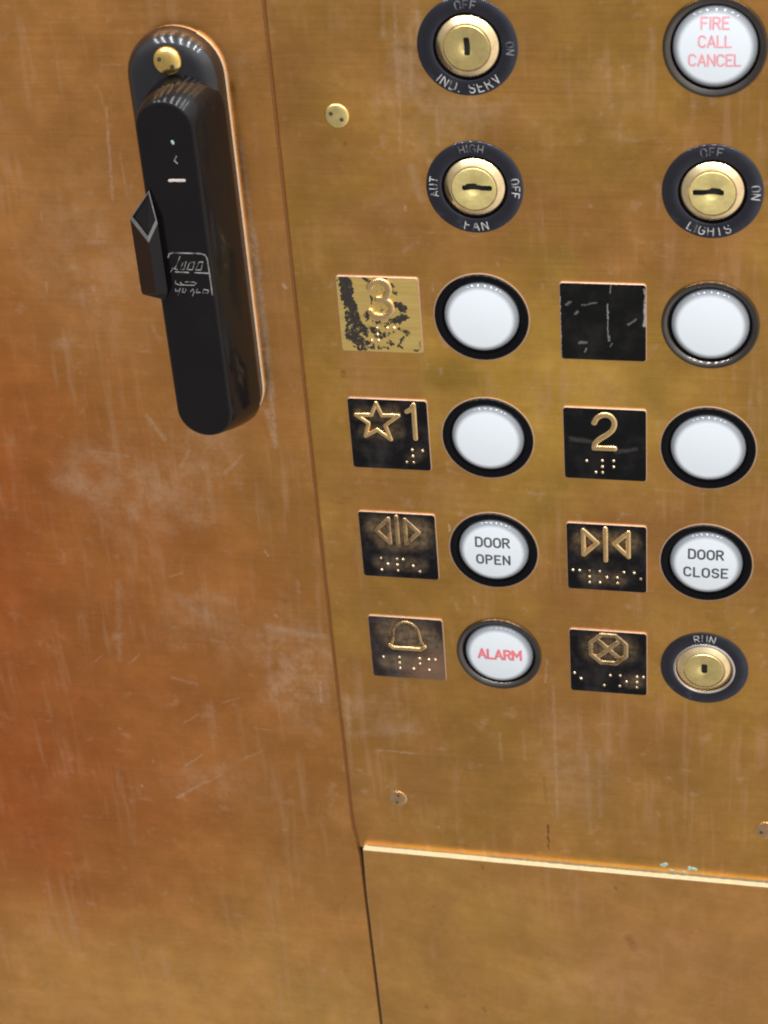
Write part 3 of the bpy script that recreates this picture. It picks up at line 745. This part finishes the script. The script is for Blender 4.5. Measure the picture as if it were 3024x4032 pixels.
t = plate_tag(TX[1], ROW[3], 'black plate with raised gold figure 2', M_TAG2,
              [(-7.2, -7.6), (-1.1, -7.2), (-1.1, -10.0), (-3.7, -12.7), (-1.1, -12.7), (3.3, -7.1), (3.3, -9.9)])
raised(t, 'numeral', [smooth_line([(-4.0, 9.8), (-2.8, 12.0), (-0.3, 13.4), (2.3, 12.9), (3.8, 10.4), (3.2, 7.3), (1.2, 5.0), (-2.0, 2.6), (-3.7, 0.6), (-4.1, -1.5)]),
                      [(-4.1, -1.5), (3.7, -1.4)]], 2.5, .95)
t = plate_tag(TX[0], ROW[4], 'black plate with two gold arrowheads pointing apart for door open', M_TAGOPEN,
              [(-7.9, -6.6), (-5.2, -9.3), (-8.0, -12.3), (-1.2, -6.5), (-1.2, -9.4), (-1.2, -12.3), (1.4, -6.5), (5.5, -9.5), (8.2, -12.3)])
raised(t, 'arrow', [[(-3.4, 13.2), (-8.9, 7.4), (-3.4, 1.6)]], 2.2, .9, True, mat=M_GLYPH_WORN)
raised(t, 'arrow', [[(3.4, 13.2), (8.9, 7.4), (3.4, 1.6)]], 2.2, .9, True, mat=M_GLYPH_WORN)
raised(t, 'bar', [[(0.0, 14.4), (0.0, .2)]], 2.2, .9, mat=M_GLYPH_WORN)
t = plate_tag(TX[1], ROW[4], 'black plate with two gold arrowheads pointing inward to a bar for door close', M_TAGCLOSE,
              [(-13.7, -6.7), (-11.0, -6.7), (-7.0, -6.6), (-7.0, -9.5), (-7.0, -12.3), (-2.8, -6.7), (-2.8, -12.1), (0.0, -9.4), (4.2, -9.2), (4.3, -11.9), (6.9, -6.4), (11.0, -6.4), (13.6, -9.2)])
raised(t, 'arrow', [[(-9.2, 13.0), (-3.6, 7.3), (-9.2, 1.4)]], 2.2, .9, True)
raised(t, 'arrow', [[(8.8, 13.0), (3.2, 7.3), (8.8, 1.4)]], 2.2, .9, True)
raised(t, 'bar', [[(-0.3, 14.3), (-0.3, -.9)]], 2.2, .9)
t = plate_tag(TX[0], ROW[5], 'brownish worn plate with a raised bell above braille', M_TAGBELL,
              [(-10.7, -5.3), (-3.7, -5.0), (-3.8, -7.9), (-3.8, -10.8), (5.1, -4.8), (5.1, -7.7), (2.2, -10.6), (9.1, -5.1), (11.9, -5.0), (8.9, -10.7)])
raised(t, 'bell', [smooth_line([(-7.2, 1.6), (-5.9, 4.4), (-5.4, 8.0), (-4.6, 11.0), (-2.4, 13.2), (0.3, 14.1), (3.0, 13.2), (5.2, 11.0), (5.9, 8.0), (6.4, 4.6), (7.8, 1.8)])], 1.5, 1.0, mat=M_GLYPH_WORN)
raised(t, 'bell_lip', [[(-5.9, .4), (6.1, .4)], [(-7.2, 1.6), (-5.9, .4)], [(6.1, .4), (7.8, 1.8)]], 2.1, 1.2)
t = plate_tag(TX[1], ROW[5], 'black plate with a raised octagon around a cross for stop', M_TAGSTOP,
              [(-14.2, -6.6), (-11.5, -9.3), (0.8, -6.6), (4.9, -6.4), (-1.8, -12.1), (7.5, -9.3), (4.7, -11.9), (11.9, -6.4), (11.9, -9.2), (11.8, -12.0), (14.6, -6.4)])
octg = [(0.15 + 7.9 * math.cos(math.radians(22.5 + 45 * i)), 7.1 + 7.6 * math.sin(math.radians(22.5 + 45 * i))) for i in range(8)]
raised(t, 'octagon', [octg], 2.3, .95, True, mat=M_GLYPH_WORN)
raised(t, 'cross', [[(-3.6, 10.8), (3.9, 3.5)], [(3.9, 10.8), (-3.6, 3.5)]], 2.4, .9, mat=M_GLYPH_WORN)

# ------------------------------------------------------------------ emergency handset on the copper panel
WD = 1.7
HX = -106.6
hs = thing('emergency_handset', HX, 0, WD, 'long black handset with rounded ends hung on the copper panel', 'handset')
def ring_of(cx, zt, zb, hw, d): return [(x - HX, z, d - WD) for x, z in stadium(cx, zt, zb, hw)]
mb = MB()
mb.loft([ring_of(HX + .22, 96.3, -32, 17.95, WD - .5), ring_of(HX + .22, 96.3, -32, 17.95, WD + 1.4), ring_of(HX + .15, 96.3, -32, 17.8, WD + 1.5)])
mb.build('backing_trim', M_TRIM, hs)
mb = MB()
mb.loft([ring_of(HX, 96.5, -32, r, d) for r, d in ((17.9, WD + .7), (17.9, 5.6), (17.5, 7.4), (16.7, 9.0), (15.5, 10.4), (13.8, 11.4), (12.2, 11.9), (10.5, 12.1))])
base = mb.build('base_plate', M_BAKE_BASE, hs, smooth=60)
mb = MB()
secs = []
for k in range(7):                                              # tapering grip
    u = k / 6
    d = 9.0 + 14.6 * u
    secs.append(ring_of(-102.2 - 4.1 * u, 86.0 - 2.0 * u ** 3, -33.5 + 1.5 * u, 13.9 - 2.6 * u ** 1.5, d))
for a in (20, 40, 60, 80, 90):
    q = math.radians(a)
    secs.append(ring_of(-106.4, 83.8, -32, 11.2 - 1.6 * (1 - math.cos(q)), 23.6 + 1.4 * math.sin(q)))
mb.loft(secs)
grip = mb.build('grip', M_BAKE, hs, smooth=60)
# moulded badge and little marks on the face
FD = 25.0 - WD
def face_marks(name, lines, w, mat, h=.10):
    m = MB()
    for ln in lines: m.stroke([(x - HX, z) for x, z in ln], w, FD, h)
    return m.build(name, mat, grip)
face_marks('badge_frame', [[(-112.0, 33.8), (-111.4, 35.2), (-110.0, 35.7), (-99.2, 35.7), (-97.6, 35.2), (-96.9, 33.9), (-96.7, 28.2), (-96.7, 18.6)],
                           [(-109.9, 27.9), (-104.9, 27.8)], [(-102.3, 27.8), (-96.8, 27.7)]], .55, M_MOULD, .22)
face_marks('badge_lettering', [[(-107.3, 34.3), (-109.8, 29.3)], [(-108.9, 31.0), (-110.3, 29.2), (-109.0, 28.9)], [(-110.7, 29.4), (-111.8, 27.9)],
                               [(-106.5, 31.7), (-108.0, 29.1), (-106.5, 29.0), (-105.2, 32.2)],
                               [(-103.8, 31.9), (-105.3, 29.1), (-103.1, 29.0), (-101.9, 32.2), (-103.8, 31.9)], [(-100.1, 32.3), (-101.9, 29.0), (-99.8, 29.0), (-98.7, 32.3), (-100.1, 32.3)],
                               [(-110.4, 24.3), (-110.6, 23.2), (-109.4, 22.6), (-103.4, 22.6), (-102.3, 23.6)], [(-108.6, 23.6), (-107.9, 22.9)], [(-106.5, 23.9), (-103.0, 23.9)],
                               [(-110.9, 20.8), (-110.9, 19.8), (-109.9, 20.1), (-108.9, 21.1), (-110.2, 18.3)], [(-107.8, 21.0), (-108.5, 19.6), (-107.2, 19.6), (-106.8, 20.8)],
                               [(-105.1, 19.9), (-104.1, 21.0), (-103.7, 19.8), (-104.5, 18.2)], [(-102.3, 21.0), (-102.9, 19.6), (-101.4, 19.7)],
                               [(-99.8, 21.0), (-100.4, 19.5), (-98.4, 19.5), (-98.0, 20.7), (-99.8, 21.0)]], .36, M_MOULD, .22)
face_marks('face_mark', [[(-103.3, 74.0), (-104.3, 72.3), (-103.3, 71.2)]], .45, M_MOULD, .2)
face_marks('paint_chip', [[(-107.2, 64.5), (-105.2, 64.7)], [(-104.6, 64.6), (-101.6, 64.7)]], 1.1, M_CHIP, .12)
face_marks('green_speck', [[(-104.1, 79.6), (-103.9, 79.0)]], 1.1, M_VERD, .12)
# side lever: a square bar standing on edge, its top cut to a slanting diamond
def lever():
    m = MB()
    top = [(-115.2, 61.8, 26.0), (-125.0, 49.5, 24.0), (-116.4, 43.4, 31.0), (-113.0, 49.9, 28.0)]
    def lerp(P, c, k): return [tuple(p[i] + (c[i] - p[i]) * k for i in range(3)) for p in P]
    c = tuple(sum(p[i] for p in top) / 4 for i in range(3))
    bot = [(x, (16.5, 17.6, 21.6, 20.5)[i], d) for i, (x, z, d) in enumerate(top)]
    cb = tuple(sum(p[i] for p in bot) / 4 for i in range(3))
    low = [(x, z + 1.6, d) for x, z, d in bot]
    rings = [lerp(bot, cb, .22), lerp(bot, cb, .06), low, [(x, z - 1.0, d) for x, z, d in top], lerp(top, c, .10), lerp(top, c, .16),
             [(x, z - .6, d - .5) for x, z, d in lerp(top, c, .24)]]
    m.loft([[(x - HX, z, d - WD) for x, z, d in r] for r in rings], [0, 0, 0, 1, 1, 0], cap0=True)
    o = m.build('side_lever', [M_BAKE, M_GREYEDGE], hs, smooth=0)
    return o
lever()
spanner_screw('handset_screw', HX + .3, 104.9, 12.0, 5.3, 2.9, M_SCREW_Y, 'bright yellow brass dome screw at the top of the black handset', -32)
